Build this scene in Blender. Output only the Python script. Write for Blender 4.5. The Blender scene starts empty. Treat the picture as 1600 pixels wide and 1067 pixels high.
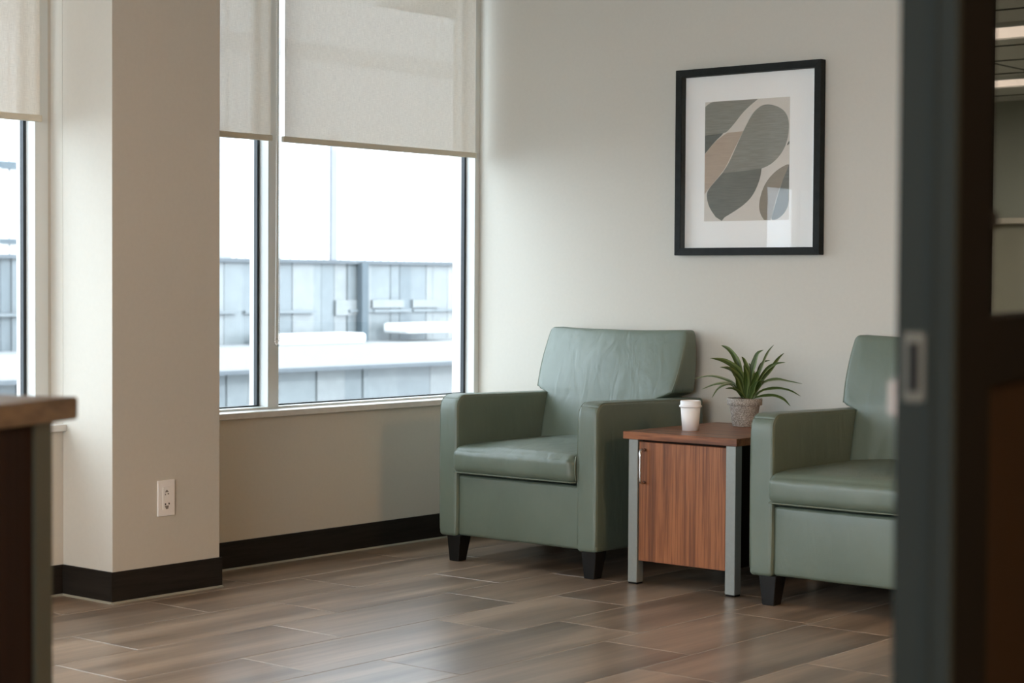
import bpy, bmesh, math, random
from mathutils import Vector, Matrix, noise
random.seed(7)
D = bpy.data
C = bpy.context.scene.collection
V = Vector

# ------------------------------------------------------------------ camera, sky, sun, exposure
cam_d = D.cameras.new('camera'); cam = D.objects.new('camera', cam_d); C.objects.link(cam)
CAM = V((5.25481, -6.13129, 1.08))
R_ = V((0.7668013, 0.64185475, 0.00618397)); U_ = V((-0.0252467, 0.02053192, 0.99947038)); F_ = V((-0.64138785, 0.76655131, -0.03194861))
m = Matrix((( R_.x, U_.x, -F_.x, CAM.x), (R_.y, U_.y, -F_.y, CAM.y), (R_.z, U_.z, -F_.z, CAM.z), (0, 0, 0, 1)))
cam.matrix_world = m
cam_d.sensor_width = 36; cam_d.lens = 2916.76 / 1600 * 36
cam_d.clip_start = 0.05; cam_d.clip_end = 500
cam_d.dof.use_dof = True; cam_d.dof.focus_distance = 6.7; cam_d.dof.aperture_fstop = 5.6
S = bpy.context.scene
S.camera = cam
S.view_settings.view_transform = 'Standard'; S.view_settings.look = 'None'
S.view_settings.gamma = 1; S.view_settings.use_curve_mapping = False
S.view_settings.exposure = 1.0
S.cycles.max_bounces = 12; S.cycles.diffuse_bounces = 6; S.cycles.glossy_bounces = 4
S.cycles.transparent_max_bounces = 16; S.cycles.caustics_reflective = False; S.cycles.caustics_refractive = False
S.cycles.sample_clamp_indirect = 8
try:
    S.cycles.use_denoising = True
except Exception: pass
W = D.worlds.new('sky'); S.world = W; W.use_nodes = True
bg = W.node_tree.nodes['Background']
bg.inputs[0].default_value = (0.76, 0.885, 1.0, 1); bg.inputs[1].default_value = 4.7      # bright overcast sky
sun_d = D.lights.new('sun', 'SUN'); sun = D.objects.new('sun', sun_d); C.objects.link(sun)
sun_d.energy = 2; sun_d.angle = math.radians(8); sun_d.color = (0.92, 0.97, 1.0)
sun.rotation_euler = V((-0.90, 0.15, -0.42)).to_track_quat('-Z', 'Y').to_euler(); sun.location = (10, 0, 30)
for n_, (y0, y1) in enumerate(((-1.8, -0.0), (-4.5, -2.25), (-8.7, -5.2))):       # portals in the window openings (sampling only)
    l = D.lights.new('window_portal', 'AREA'); l.shape = 'RECTANGLE'; l.size = 1.95; l.size_y = y1 - y0
    l.cycles.is_portal = True
    o = D.objects.new('window_portal', l); C.objects.link(o)
    o.location = (-0.2, (y0 + y1) / 2, 1.55); o.rotation_euler = (0, -math.pi / 2, 0)
l = D.lights.new('window_portal', 'AREA'); l.shape = 'RECTANGLE'; l.size = 6.8; l.size_y = 1.9; l.cycles.is_portal = True
o = D.objects.new('window_portal', l); C.objects.link(o); o.location = (3.7, -9.2, 1.55); o.rotation_euler = (math.pi / 2, 0, 0)

# ------------------------------------------------------------------ materials
def nmat(name):
    mt = D.materials.new(name); mt.use_nodes = True
    nt = mt.node_tree; b = nt.nodes['Principled BSDF']
    return mt, nt, b
def N(nt, t, **kw):
    n = nt.nodes.new(t)
    for k, v in kw.items():
        if k.startswith('i_'): n.inputs[int(k[2:])].default_value = v
        else: setattr(n, k, v)
    return n
def ramp(nt, fac, stops, interp='LINEAR'):
    r = nt.nodes.new('ShaderNodeValToRGB'); r.color_ramp.interpolation = interp
    while len(r.color_ramp.elements) < len(stops): r.color_ramp.elements.new(0.5)
    for e, (p, c) in zip(r.color_ramp.elements, stops):
        e.position = p; e.color = (*c, 1)
    nt.links.new(fac, r.inputs[0]); return r
def coords(nt, scale=(1, 1, 1), rnd=0.0, kind='Object', loc=(0, 0, 0)):
    tc = N(nt, 'ShaderNodeTexCoord'); mp = N(nt, 'ShaderNodeMapping')
    mp.inputs['Scale'].default_value = scale; mp.inputs['Location'].default_value = loc
    nt.links.new(tc.outputs[kind], mp.inputs[0])
    if rnd:
        oi = N(nt, 'ShaderNodeObjectInfo'); mu = N(nt, 'ShaderNodeMath', operation='MULTIPLY'); mu.inputs[1].default_value = rnd
        nt.links.new(oi.outputs['Random'], mu.inputs[0])
        cb = N(nt, 'ShaderNodeCombineXYZ')
        for i in range(3): nt.links.new(mu.outputs[0], cb.inputs[i])
        nt.links.new(cb.outputs[0], mp.inputs['Location'])
    return mp.outputs[0]
def noise_n(nt, vec, scale, detail=4, rough=0.5, dist=0.0):
    n = N(nt, 'ShaderNodeTexNoise'); n.inputs['Scale'].default_value = scale; n.inputs['Detail'].default_value = detail
    n.inputs['Roughness'].default_value = rough; n.inputs['Distortion'].default_value = dist
    nt.links.new(vec, n.inputs['Vector']); return n.outputs['Fac']
def bump(nt, b, h, strength, dist=0.01):
    bp = N(nt, 'ShaderNodeBump'); bp.inputs['Strength'].default_value = strength; bp.inputs['Distance'].default_value = dist
    nt.links.new(h, bp.inputs['Height']); nt.links.new(bp.outputs[0], b.inputs['Normal'])
def plain(name, col, rough=0.5, metal=0.0, bscale=None, bstr=0.1, vary=0.06, spec=0.5):
    mt, nt, b = nmat(name)
    b.inputs['Roughness'].default_value = rough; b.inputs['Metallic'].default_value = metal
    b.inputs['Specular IOR Level'].default_value = spec
    v = coords(nt)
    f = noise_n(nt, v, 3.0 if not bscale else bscale * 0.2, 3)
    lo = tuple(c * (1 - vary) for c in col); hi = tuple(min(1, c * (1 + vary)) for c in col)
    r = ramp(nt, f, [(0.3, lo), (0.7, hi)]); nt.links.new(r.outputs[0], b.inputs['Base Color'])
    if bscale: bump(nt, b, noise_n(nt, v, bscale, 3), bstr, 0.002)
    return mt
def emis(name, col, s):
    mt, nt, b = nmat(name); b.inputs['Base Color'].default_value = (*col, 1)
    b.inputs['Emission Color'].default_value = (*col, 1); b.inputs['Emission Strength'].default_value = s
    return mt
def thin_glass(name, tint=(0.97, 0.985, 0.98), ior=1.45, rough=0.0):
    mt = D.materials.new(name); mt.use_nodes = True; nt = mt.node_tree; nt.nodes.clear()
    out = N(nt, 'ShaderNodeOutputMaterial'); tr = N(nt, 'ShaderNodeBsdfTransparent'); tr.inputs[0].default_value = (*tint, 1)
    gl = N(nt, 'ShaderNodeBsdfGlossy'); gl.inputs['Roughness'].default_value = rough
    fr = N(nt, 'ShaderNodeFresnel'); ge = N(nt, 'ShaderNodeNewGeometry'); mu = N(nt, 'ShaderNodeMath', operation='MULTIPLY_ADD')
    mu.inputs[1].default_value = 1 / ior - ior; mu.inputs[2].default_value = ior      # same thin-pane reflectance from both sides
    nt.links.new(ge.outputs['Backfacing'], mu.inputs[0]); nt.links.new(mu.outputs[0], fr.inputs[0])
    mx = N(nt, 'ShaderNodeMixShader')
    nt.links.new(fr.outputs[0], mx.inputs[0]); nt.links.new(tr.outputs[0], mx.inputs[1]); nt.links.new(gl.outputs[0], mx.inputs[2])
    nt.links.new(mx.outputs[0], out.inputs[0]); return mt

M = {}
M['paint'] = plain('wall_paint', (0.57, 0.535, 0.465), 0.75, bscale=350, bstr=0.12, vary=0.012, spec=0.25)
M['ceiling'] = plain('ceiling_tile', (0.62, 0.61, 0.57), 0.9, bscale=200, bstr=0.2, vary=0.03)
M['frame'] = plain('window_frame_paint', (0.66, 0.67, 0.64), 0.4, vary=0.01)
M['gasket'] = plain('black_gasket', (0.012, 0.016, 0.018), 0.5)
M['sill'] = plain('sill_stone', (0.62, 0.59, 0.54), 0.35, bscale=150, bstr=0.04, vary=0.04)
M['glass'] = thin_glass('window_glass', (0.87, 0.877, 0.88))
M['dglass'] = thin_glass('clear_door_glass', (0.98, 0.985, 0.98), 1.12)
M['pglass'] = thin_glass('picture_glass', (1, 1, 1), 1.36)
M['hem'] = plain('blind_hem', (0.62, 0.57, 0.46), 0.6, vary=0.03)
M['bead'] = plain('bead_plastic', (0.8, 0.8, 0.78), 0.35)
M['grout'] = plain('grout', (0.50, 0.46, 0.40), 0.8, bscale=300)
M['toe'] = plain('floor_sealant', (0.30, 0.28, 0.22), 0.45, vary=0.1)
M['legwood'] = plain('dark_leg_wood', (0.007, 0.006, 0.005), 0.5, bscale=60, bstr=0.08, spec=0.25)
M['alu'] = plain('satin_aluminium', (0.29, 0.30, 0.275), 0.42, metal=0.35, bscale=400, bstr=0.04, vary=0.03)
M['chrome'] = plain('brushed_chrome', (0.62, 0.60, 0.58), 0.25, metal=1.0, vary=0.02)
M['black'] = plain('black_plastic', (0.006, 0.006, 0.006), 0.7, spec=0.1)
M['paper'] = plain('cup_paper', (0.90, 0.87, 0.84), 0.6, bscale=200, bstr=0.03, vary=0.01)
M['lid'] = plain('lid_plastic', (0.90, 0.88, 0.87), 0.35, vary=0.01)
M['pframe'] = plain('black_stained_frame', (0.010, 0.0115, 0.010), 0.6, bscale=220, bstr=0.35, vary=0.25, spec=0.2)
M['mat'] = plain('picture_mat', (0.94, 0.91, 0.86), 0.8, vary=0.01)
M['outlet'] = plain('outlet_plastic', (0.86, 0.82, 0.78), 0.4, vary=0.01)
M['slot'] = plain('outlet_slot', (0.03, 0.02, 0.015), 0.6)
M['slotg'] = plain('outlet_slot_grey', (0.22, 0.19, 0.16), 0.6)
M['door'] = plain('door_edge_paint', (0.012, 0.0155, 0.0145), 0.7, spec=0.06)
M['doorface_shaded'] = plain('door_face_shade', (0.003, 0.003, 0.003), 0.9, spec=0.04)  # door paint taken near black; the face's shade is in the colour
M['brown'] = plain('brown_door_panel', (0.010, 0.006, 0.003), 0.7, spec=0.05)
M['soil'] = plain('potting_soil', (0.10, 0.045, 0.022), 0.95, bscale=300, bstr=1.0, vary=0.5)
M['post'] = plain('grey_green_post', (0.05, 0.058, 0.046), 0.5)
M['farwall'] = plain('far_room_paint', (0.33, 0.34, 0.29), 0.8, vary=0.03)
M['farlow'] = plain('far_room_lower_wall', (0.30, 0.28, 0.22), 0.8, vary=0.03)
M['ledge'] = plain('pale_ledge', (0.62, 0.56, 0.48), 0.6)
M['lamp'] = emis('lamp_diffuser', (1.0, 0.60, 0.29), 28.0)
M['lamp2'] = emis('far_lamp_diffuser', (1.0, 0.80, 0.66), 0.50)
M['carpet'] = plain('far_floor', (0.12, 0.11, 0.09), 0.9, bscale=200)

# sage leather
mt, nt, b = nmat('sage_leather')
v = coords(nt)
f1 = noise_n(nt, v, 4.0, 4, 0.55)
r = ramp(nt, f1, [(0.3, (0.108, 0.138, 0.100)), (0.7, (0.134, 0.166, 0.124))]); nt.links.new(r.outputs[0], b.inputs['Base Color'])
vs = coords(nt, (9, 9, 2.2)); f2 = noise_n(nt, vs, 1.6, 3, 0.5, 0.8)
f3 = noise_n(nt, v, 420, 2)
ma = N(nt, 'ShaderNodeMath', operation='MULTIPLY_ADD'); ma.inputs[1].default_value = 0.05
nt.links.new(f3, ma.inputs[0]); nt.links.new(f2, ma.inputs[2])
bump(nt, b, ma.outputs[0], 0.36, 0.012)
b.inputs['Roughness'].default_value = 0.46; b.inputs['Specular IOR Level'].default_value = 0.85
M['leather'] = mt
M['piping'] = plain('seam_leather', (0.16, 0.185, 0.135), 0.5, vary=0.05)

def wood(name, cols, sc, axis='Z', rough=0.4, bst=0.06, rnd=0.0, fine=1.0, spec=0.5):
    mt, nt, b = nmat(name)
    s = {'Z': (1, 1, 0.028), 'Y': (1, 0.06, 1), 'X': (0.06, 1, 1)}[axis]
    v = coords(nt, s, rnd)
    f = noise_n(nt, v, sc, 6, 0.62, 0.6)
    r = ramp(nt, f, cols)
    g = noise_n(nt, v, sc * 7 * fine, 3, 0.6)
    r2 = ramp(nt, g, [(0.38, (0.55, 0.52, 0.5)), (0.55, (1, 1, 1))])
    mx = N(nt, 'ShaderNodeMix', data_type='RGBA', blend_type='MULTIPLY'); mx.inputs[0].default_value = 0.75
    nt.links.new(r.outputs[0], mx.inputs[6]); nt.links.new(r2.outputs[0], mx.inputs[7])
    nt.links.new(mx.outputs[2], b.inputs['Base Color'])
    b.inputs['Roughness'].default_value = rough
    b.inputs['Specular IOR Level'].default_value = spec
    bump(nt, b, g, bst, 0.002)
    return mt
WC = [(0.30, (0.075, 0.022, 0.008)), (0.43, (0.22, 0.074, 0.026)), (0.55, (0.37, 0.132, 0.048)), (0.70, (0.25, 0.085, 0.030))]
M['walnut'] = wood('walnut_laminate', WC, 24, 'Z', 0.42)
M['walnut_top'] = wood('walnut_laminate_top', [(p, tuple(c * 0.85 for c in q)) for p, q in WC], 20, 'X', 0.36)
M['basewood'] = wood('dark_vinyl_base', [(0.3, (0.010, 0.008, 0.006)), (0.7, (0.022, 0.017, 0.013))], 12, 'Y', 0.5, spec=0.25)
M['basewoodx'] = wood('dark_vinyl_base_x', [(0.3, (0.010, 0.008, 0.006)), (0.7, (0.022, 0.017, 0.013))], 12, 'X', 0.5, spec=0.25)
M['deskbody'] = wood('dark_walnut_desk', [(0.3, (0.008, 0.005, 0.003)), (0.7, (0.022, 0.010, 0.006))], 10, 'Z', 0.6, spec=0.1)
M['desktop'] = wood('brown_counter_top', [(0.3, (0.11, 0.075, 0.042)), (0.7, (0.15, 0.105, 0.062))], 8, 'Y', 0.45)

# wood-look floor tile
mt, nt, b = nmat('wood_look_tile')
v = coords(nt, (1, 0.09, 1), 37.0)
f = noise_n(nt, v, 9, 3, 0.5, 0.0)
r = ramp(nt, f, [(0.28, (0.145, 0.102, 0.069)), (0.5, (0.275, 0.198, 0.138)), (0.72, (0.44, 0.325, 0.230))])
g = noise_n(nt, coords(nt, (1, 0.03, 1), 37.0), 60, 5, 0.65)
r2 = ramp(nt, g, [(0.35, (0.72, 0.72, 0.72)), (0.62, (1, 1, 1))])
mx = N(nt, 'ShaderNodeMix', data_type='RGBA', blend_type='MULTIPLY'); mx.inputs[0].default_value = 0.8
nt.links.new(r.outputs[0], mx.inputs[6]); nt.links.new(r2.outputs[0], mx.inputs[7])
nt.links.new(mx.outputs[2], b.inputs['Base Color'])
b.inputs['Roughness'].default_value = 0.29
b.inputs['Specular IOR Level'].default_value = 0.8
M['tile'] = mt

# roller blind fabric: diffuse + translucent + a little openness
mt = D.materials.new('blind_fabric'); mt.use_nodes = True; nt = mt.node_tree; nt.nodes.clear()
out = N(nt, 'ShaderNodeOutputMaterial'); df = N(nt, 'ShaderNodeBsdfDiffuse'); tl = N(nt, 'ShaderNodeBsdfTranslucent'); tp = N(nt, 'ShaderNodeBsdfTransparent')
va = coords(nt, (1, 60, 3)); fa = noise_n(nt, va, 9, 5, 0.7)
vb = coords(nt, (1, 4, 90)); fb = noise_n(nt, vb, 9, 4, 0.7)
ad = N(nt, 'ShaderNodeMath', operation='ADD'); nt.links.new(fa, ad.inputs[0]); nt.links.new(fb, ad.inputs[1])
rc = ramp(nt, ad.outputs[0], [(0.0, (0.46, 0.42, 0.36)), (1.0, (0.58, 0.54, 0.47))])
rc.color_ramp.elements[0].position = 0.35; rc.color_ramp.elements[1].position = 0.65
hf = N(nt, 'ShaderNodeMath', operation='MULTIPLY'); hf.inputs[1].default_value = 0.5
nt.links.new(ad.outputs[0], hf.inputs[0]); nt.links.new(hf.outputs[0], rc.inputs[0])
rt = ramp(nt, hf.outputs[0], [(0.40, (0.100, 0.086, 0.070)), (0.60, (0.165, 0.146, 0.122))])
nt.links.new(rc.outputs[0], df.inputs[0]); nt.links.new(rt.outputs[0], tl.inputs[0])
a1 = N(nt, 'ShaderNodeAddShader'); nt.links.new(df.outputs[0], a1.inputs[0]); nt.links.new(tl.outputs[0], a1.inputs[1])
mxs = N(nt, 'ShaderNodeMixShader'); mxs.inputs[0].default_value = 0.045
nt.links.new(a1.outputs[0], mxs.inputs[1]); nt.links.new(tp.outputs[0], mxs.inputs[2]); nt.links.new(mxs.outputs[0], out.inputs[0])
M['blind'] = mt

# speckled stone pot
mt, nt, b = nmat('speckled_stone_pot')
v = coords(nt); f = noise_n(nt, v, 260, 3, 0.6)
r = ramp(nt, f, [(0.35, (0.16, 0.135, 0.11)), (0.5, (0.32, 0.28, 0.24)), (0.66, (0.52, 0.48, 0.43))]); nt.links.new(r.outputs[0], b.inputs['Base Color'])
b.inputs['Roughness'].default_value = 0.9; bump(nt, b, f, 0.6, 0.002)
M['pot'] = mt
# leaf: darker blade with pale margin
def leafmat(name, dark, mid, pale):
    mt, nt, b = nmat(name)
    uv = N(nt, 'ShaderNodeTexCoord'); sp = N(nt, 'ShaderNodeSeparateXYZ'); nt.links.new(uv.outputs['UV'], sp.inputs[0])
    nz = noise_n(nt, coords(nt, (30, 30, 8)), 3, 3); mu = N(nt, 'ShaderNodeMath', operation='MULTIPLY_ADD'); mu.inputs[1].default_value = 0.25
    nt.links.new(nz, mu.inputs[0]); nt.links.new(sp.outputs[0], mu.inputs[2])
    r = ramp(nt, mu.outputs[0], [(0.12, pale), (0.28, dark), (0.55, mid), (0.66, dark), (0.95, pale)])
    nt.links.new(r.outputs[0], b.inputs['Base Color']); b.inputs['Roughness'].default_value = 0.42; b.inputs['Specular IOR Level'].default_value = 0.3
    return mt
M['leaf'] = leafmat('green_leaf', (0.024, 0.048, 0.008), (0.062, 0.100, 0.018), (0.13, 0.17, 0.05))
M['leaf_pale'] = leafmat('pale_green_leaf', (0.07, 0.12, 0.045), (0.13, 0.18, 0.08), (0.32, 0.35, 0.24))
# art inks with faint brush streaks
def ink(name, c, k=0.13):
    mt, nt, b = nmat(name)
    f = noise_n(nt, coords(nt, (1.5, 1, 22)), 9, 5, 0.65)
    r = ramp(nt, f, [(0.35, tuple(x * (1 - k) for x in c)), (0.65, tuple(min(1, x * (1 + k)) for x in c))])
    nt.links.new(r.outputs[0], b.inputs['Base Color']); b.inputs['Roughness'].default_value = 0.8; return mt
M['art_bg'] = ink('print_paper', (0.66, 0.6, 0.52), 0.02)
M['art_grey'] = ink('print_grey', (0.26, 0.25, 0.21))
M['art_dark'] = ink('print_dark_grey', (0.165, 0.165, 0.14))
M['art_darker'] = ink('print_darker_grey', (0.13, 0.135, 0.115))
M['art_tan'] = ink('print_tan', (0.46, 0.36, 0.275), 0.06)
M['art_taupe'] = ink('print_taupe', (0.28, 0.235, 0.18), 0.06)
# exterior
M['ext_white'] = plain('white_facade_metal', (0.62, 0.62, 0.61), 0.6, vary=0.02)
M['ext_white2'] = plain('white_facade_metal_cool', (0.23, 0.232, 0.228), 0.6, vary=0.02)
M['ext_seam'] = plain('facade_seam', (0.18, 0.185, 0.20), 0.6)
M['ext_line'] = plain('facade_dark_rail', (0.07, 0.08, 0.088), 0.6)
M['ext_post'] = plain('facade_post', (0.055, 0.072, 0.082), 0.6)
EG = [plain('facade_glass_%s' % n, c, 0.35, vary=0.08) for n, c in
      (('blue', (0.118, 0.132, 0.136)), ('pale', (0.160, 0.168, 0.166)), ('light', (0.20, 0.202, 0.196)), ('deep', (0.090, 0.105, 0.112)), ('aqua', (0.134, 0.148, 0.150)))]
M['ext_stone'] = plain('orange_brick_strip', (0.25, 0.20, 0.16), 0.8)
M['ground'] = plain('pale_paving', (0.16, 0.16, 0.155), 0.9)

# ------------------------------------------------------------------ helpers
ORG = {}
def link(name, bm, mat, parent=None, smooth=False, loc=None, recalc=True):
    """one mesh object; vertices are given in world coordinates"""
    if recalc: bmesh.ops.recalc_face_normals(bm, faces=bm.faces)
    if parent is not None: L = ORG[parent.name]
    elif loc is not None: L = V(loc)
    else: L = V((0, 0, 0))
    bmesh.ops.translate(bm, verts=bm.verts, vec=-L)
    me = D.meshes.new(name); bm.to_mesh(me); bm.free()
    mats = mat if isinstance(mat, (list, tuple)) else [mat]
    for q in mats: me.materials.append(q)
    if smooth:
        for p in me.polygons: p.use_smooth = True
    o = D.objects.new(name, me); C.objects.link(o)
    ORG[o.name] = L
    if parent is not None: o.parent = parent
    else: o.location = L
    return o
def empty(name, loc):
    o = D.objects.new(name, None); C.objects.link(o); o.location = loc; o.empty_display_size = 0.1
    ORG[o.name] = V(loc); return o
def tag(o, label=None, cat=None, group=None, kind=None):
    if label: o['label'] = label
    if cat: o['category'] = cat
    if group: o['group'] = group
    if kind: o['kind'] = kind
    return o
def add_box(bm, x0, x1, y0, y1, z0, z1, mi=0):
    vs = [bm.verts.new((x, y, z)) for x in (x0, x1) for y in (y0, y1) for z in (z0, z1)]
    for f in ((0, 1, 3, 2), (4, 6, 7, 5), (0, 4, 5, 1), (2, 3, 7, 6), (0, 2, 6, 4), (1, 5, 7, 3)):
        fc = bm.faces.new([vs[i] for i in f]); fc.material_index = mi
    return vs
def box(x0, x1, y0, y1, z0, z1, bev=0.0, seg=2):
    bm = bmesh.new(); add_box(bm, x0, x1, y0, y1, z0, z1)
    if bev:
        bmesh.ops.recalc_face_normals(bm, faces=bm.faces)
        bmesh.ops.bevel(bm, geom=list(bm.edges), offset=bev, segments=seg, profile=0.5, affect='EDGES')
    return bm
def boxes(lst):
    bm = bmesh.new()
    for b_ in lst: add_box(bm, *b_)
    return bm
def struct(name, bm, mat, parent=None, **k):
    o = link(name, bm, mat, parent, **k)
    if parent is None: o['kind'] = 'structure'
    return o
def tube(bm, pts, r, seg=8, closed=False, cap=True):
    pts = [V(p) for p in pts]; n = len(pts); rings = []
    up = None
    for i, p in enumerate(pts):
        a = pts[(i - 1) % n] if (closed or i > 0) else p
        c = pts[(i + 1) % n] if (closed or i < n - 1) else p
        t = (c - a).normalized()
        if up is None: up = t.orthogonal().normalized()
        else: up = pt.rotation_difference(t) @ up
        pt = t
        up = (up - t * up.dot(t)).normalized(); s = t.cross(up)
        rr = r(i / (n - 1)) if callable(r) else r
        rings.append([bm.verts.new(p + (up * math.cos(k * 2 * math.pi / seg) + s * math.sin(k * 2 * math.pi / seg)) * rr) for k in range(seg)])
    for i in range(n if closed else n - 1):
        A, B = rings[i], rings[(i + 1) % n]
        for k in range(seg): bm.faces.new((A[k], A[(k + 1) % seg], B[(k + 1) % seg], B[k]))
    if cap and not closed:
        bm.faces.new(rings[0][::-1]); bm.faces.new(rings[-1])
def lathe(bm, prof, cx, cy, seg=40):
    rings = []
    for r, z in prof:
        rings.append([bm.verts.new((cx + r * math.cos(2 * math.pi * k / seg), cy + r * math.sin(2 * math.pi * k / seg), z)) for k in range(seg)] if r > 1e-5 else [bm.verts.new((cx, cy, z))])
    for A, B in zip(rings, rings[1:]):
        for k in range(seg):
            k2 = (k + 1) % seg
            if len(A) == 1 and len(B) == 1: continue
            if len(A) == 1: bm.faces.new((A[0], B[k2], B[k]))
            elif len(B) == 1: bm.faces.new((A[k], A[k2], B[0]))
            else: bm.faces.new((A[k], A[k2], B[k2], B[k]))
def axis_coords(h, r, m, k=4):
    a = [-h + r * i / k for i in range(k)]
    b_ = [-h + r + (2 * h - 2 * r) * i / m for i in range(m + 1)]
    c = [h - r + r * (i + 1) / k for i in range(k)]
    return a + b_ + c
def puff(x0, x1, y0, y1, z0, z1, r=0.03, n=(14, 14, 10), fn=None, crown=0.0):
    """rounded upholstery block: box surface with spherical rounding of radius r, then fn(u, co) warps it"""
    c = V(((x0 + x1) / 2, (y0 + y1) / 2, (z0 + z1) / 2)); h = V(((x1 - x0) / 2, (y1 - y0) / 2, (z1 - z0) / 2))
    ax = [axis_coords(h[i], min(r, h[i] * 0.98), n[i]) for i in range(3)]
    bm = bmesh.new()
    for d in range(3):
        e, f = [(1, 2), (0, 2), (0, 1)][d]
        for s in (-1, 1):
            g = []
            for a in ax[e]:
                row = []
                for b_ in ax[f]:
                    co = V((0, 0, 0)); co[d] = s * h[d]; co[e] = a; co[f] = b_
                    row.append(bm.verts.new(co))
                g.append(row)
            for i in range(len(g) - 1):
                for j in range(len(g[0]) - 1): bm.faces.new((g[i][j], g[i + 1][j], g[i + 1][j + 1], g[i][j + 1]))
    bmesh.ops.remove_doubles(bm, verts=bm.verts, dist=1e-5)
    for v in bm.verts:
        u = V((v.co.x / h.x, v.co.y / h.y, v.co.z / h.z))
        q = V([max(-(h[i] - min(r, h[i] * 0.98)), min(h[i] - min(r, h[i] * 0.98), v.co[i])) for i in range(3)])
        dlt = v.co - q
        p = q + dlt.normalized() * min(r, min(h) * 0.98) if dlt.length > 1e-9 else v.co.copy()
        if crown:
            k = (1 - u.x ** 2) * (1 - u.y ** 2) if abs(u.z) > 0.99 else 0
            if abs(u.x) > 0.99: k = (1 - u.y ** 2) * (1 - u.z ** 2)
            if abs(u.y) > 0.99: k = (1 - u.x ** 2) * (1 - u.z ** 2)
            if dlt.length > 1e-9: p += dlt.normalized() * crown * k
        p = p + c
        if fn: p = fn(u, p)
        v.co = p
    return bm

# ------------------------------------------------------------------ room shell
H = 2.7
XR, YB = 7.6, -9.0
# floor: grout bed + individual tiles
floor = struct('floor', box(-0.3, XR, YB, 0.12, -0.12, -0.0008), M['grout'])
TW, T0 = 0.3129, 0.3197
joints = {0: -2.13, 1: -1.855, 2: -2.145, 3: -1.735, 4: -1.49, 5: -1.66, 6: -1.92, 7: -1.54}
tmesh = {}
def tile_mesh(w, l):
    k = (round(w, 3), round(l, 3))
    if k not in tmesh:
        bm = box(-w / 2, w / 2, -l / 2, l / 2, -0.009, 0.0, 0.0012, 1)
        bmesh.ops.recalc_face_normals(bm, faces=bm.faces)
        me = D.meshes.new('tile'); bm.to_mesh(me); bm.free(); me.materials.append(M['tile']); tmesh[k] = me
    return tmesh[k]
extra = {0: [-1.45], 1: [-1.045], 2: [-1.325, -0.742], 3: [-1.12], 4: [], 5: [-0.995], 6: [-1.015], 7: []}
for r_ in range(-1, 24):
    xa = max(0.004, T0 + r_ * TW); xb = min(XR - 0.004, T0 + (r_ + 1) * TW)
    if xb - xa < 0.03: continue
    j0 = joints.get(r_, -1.2 - ((r_ * 0.37) % 0.82)); js = [j0] + extra.get(r_, [])
    top = max(js)
    while top + 0.82 < -0.12: top += 0.82; js.append(top)
    y = j0
    while y - 0.82 > YB + 0.1: y -= 0.82; js.append(y)
    js = sorted(js + [YB + 0.004, -0.004])
    for a, b_ in zip(js, js[1:]):
        w = xb - xa - 0.0036; l = b_ - a - 0.0036
        if l < 0.03: continue
        o = D.objects.new('tile', tile_mesh(w, l)); C.objects.link(o); o.parent = floor
        o.location = ((xa + xb) / 2, (a + b_) / 2, 0.0)
# window wall (left)
Z0, Z1 = 0.562, 2.52
struct('wall_left', boxes([(-0.22, 0, YB, 0.0, 0, Z0), (-0.22, 0, YB, 0.0, Z1, H), (-0.22, -0.0, -2.237, -1.78, Z0, Z1),
                           (-0.22, 0, YB, -8.7, Z0, Z1), (-0.22, 0, -5.2, -4.6, Z0, Z1), (-0.22, -0.066, -2.249, -2.237, Z0, Z1)]), M['paint'])
# column
struct('wall_column', box(-0.0, 0.268, -2.237, -1.769, 0, H, 0.002, 2), M['paint'])
# picture wall with an interior window opening
WX0, WX1, WZ0, WZ1 = 2.215, 3.9, 0.86, 2.35
struct('wall_back', boxes([(-0.22, WX0, 0, 0.12, 0, H), (WX1, XR + 0.12, 0, 0.12, 0, H), (WX0, WX1, 0, 0.12, 0, WZ0), (WX0, WX1, 0, 0.12, WZ1, H)]), M['paint'])
struct('wall_right', box(XR, XR + 0.12, YB, 6.0, 0, H), M['paint'])
struct('wall_front', boxes([(-0.22, XR + 0.12, YB - 0.12, YB, 0, 0.6), (-0.22, XR + 0.12, YB - 0.12, YB, 2.5, H), (-0.22, 0.3, YB - 0.12, YB, 0.6, 2.5), (7.1, XR + 0.12, YB - 0.12, YB, 0.6, 2.5)]), M['paint'])
struct('ceiling', box(-0.22, XR + 0.12, YB - 0.12, 0.12, H, H + 0.15), M['ceiling'])

def base_profile(p0, p1, out, mat, name):
    """vinyl base: flat board, p0->p1 along the wall, out = unit normal into the room, thin sealant toe as child"""
    p0, p1, out = V(p0), V(p1), V(out)
    bm = bmesh.new()
    prof = [(0, 0.002), (0.0075, 0.002), (0.007, 0.012), (0.006, 0.1035), (0.0045, 0.105), (0, 0.105)]
    A = [bm.verts.new(p0 + out * a + V((0, 0, z))) for a, z in prof]; B = [bm.verts.new(p1 + out * a + V((0, 0, z))) for a, z in prof]
    for i in range(len(prof)): bm.faces.new((A[i], A[(i + 1) % 6], B[(i + 1) % 6], B[i]))
    bm.faces.new(A); bm.faces.new(B[::-1])
    o = struct(name, bm, mat)
    bm = bmesh.new(); prof = [(0.0, 0.0), (0.0135, 0.0), (0.012, 0.003), (0.0078, 0.0065), (0.0, 0.0065)]
    A = [bm.verts.new(p0 + out * a + V((0, 0, z))) for a, z in prof]; B = [bm.verts.new(p1 + out * a + V((0, 0, z))) for a, z in prof]
    for i in range(5): bm.faces.new((A[i], A[(i + 1) % 5], B[(i + 1) % 5], B[i]))
    bm.faces.new(A); bm.faces.new(B[::-1])
    link('sealant_bead', bm, M['toe'], o); return o
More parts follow.
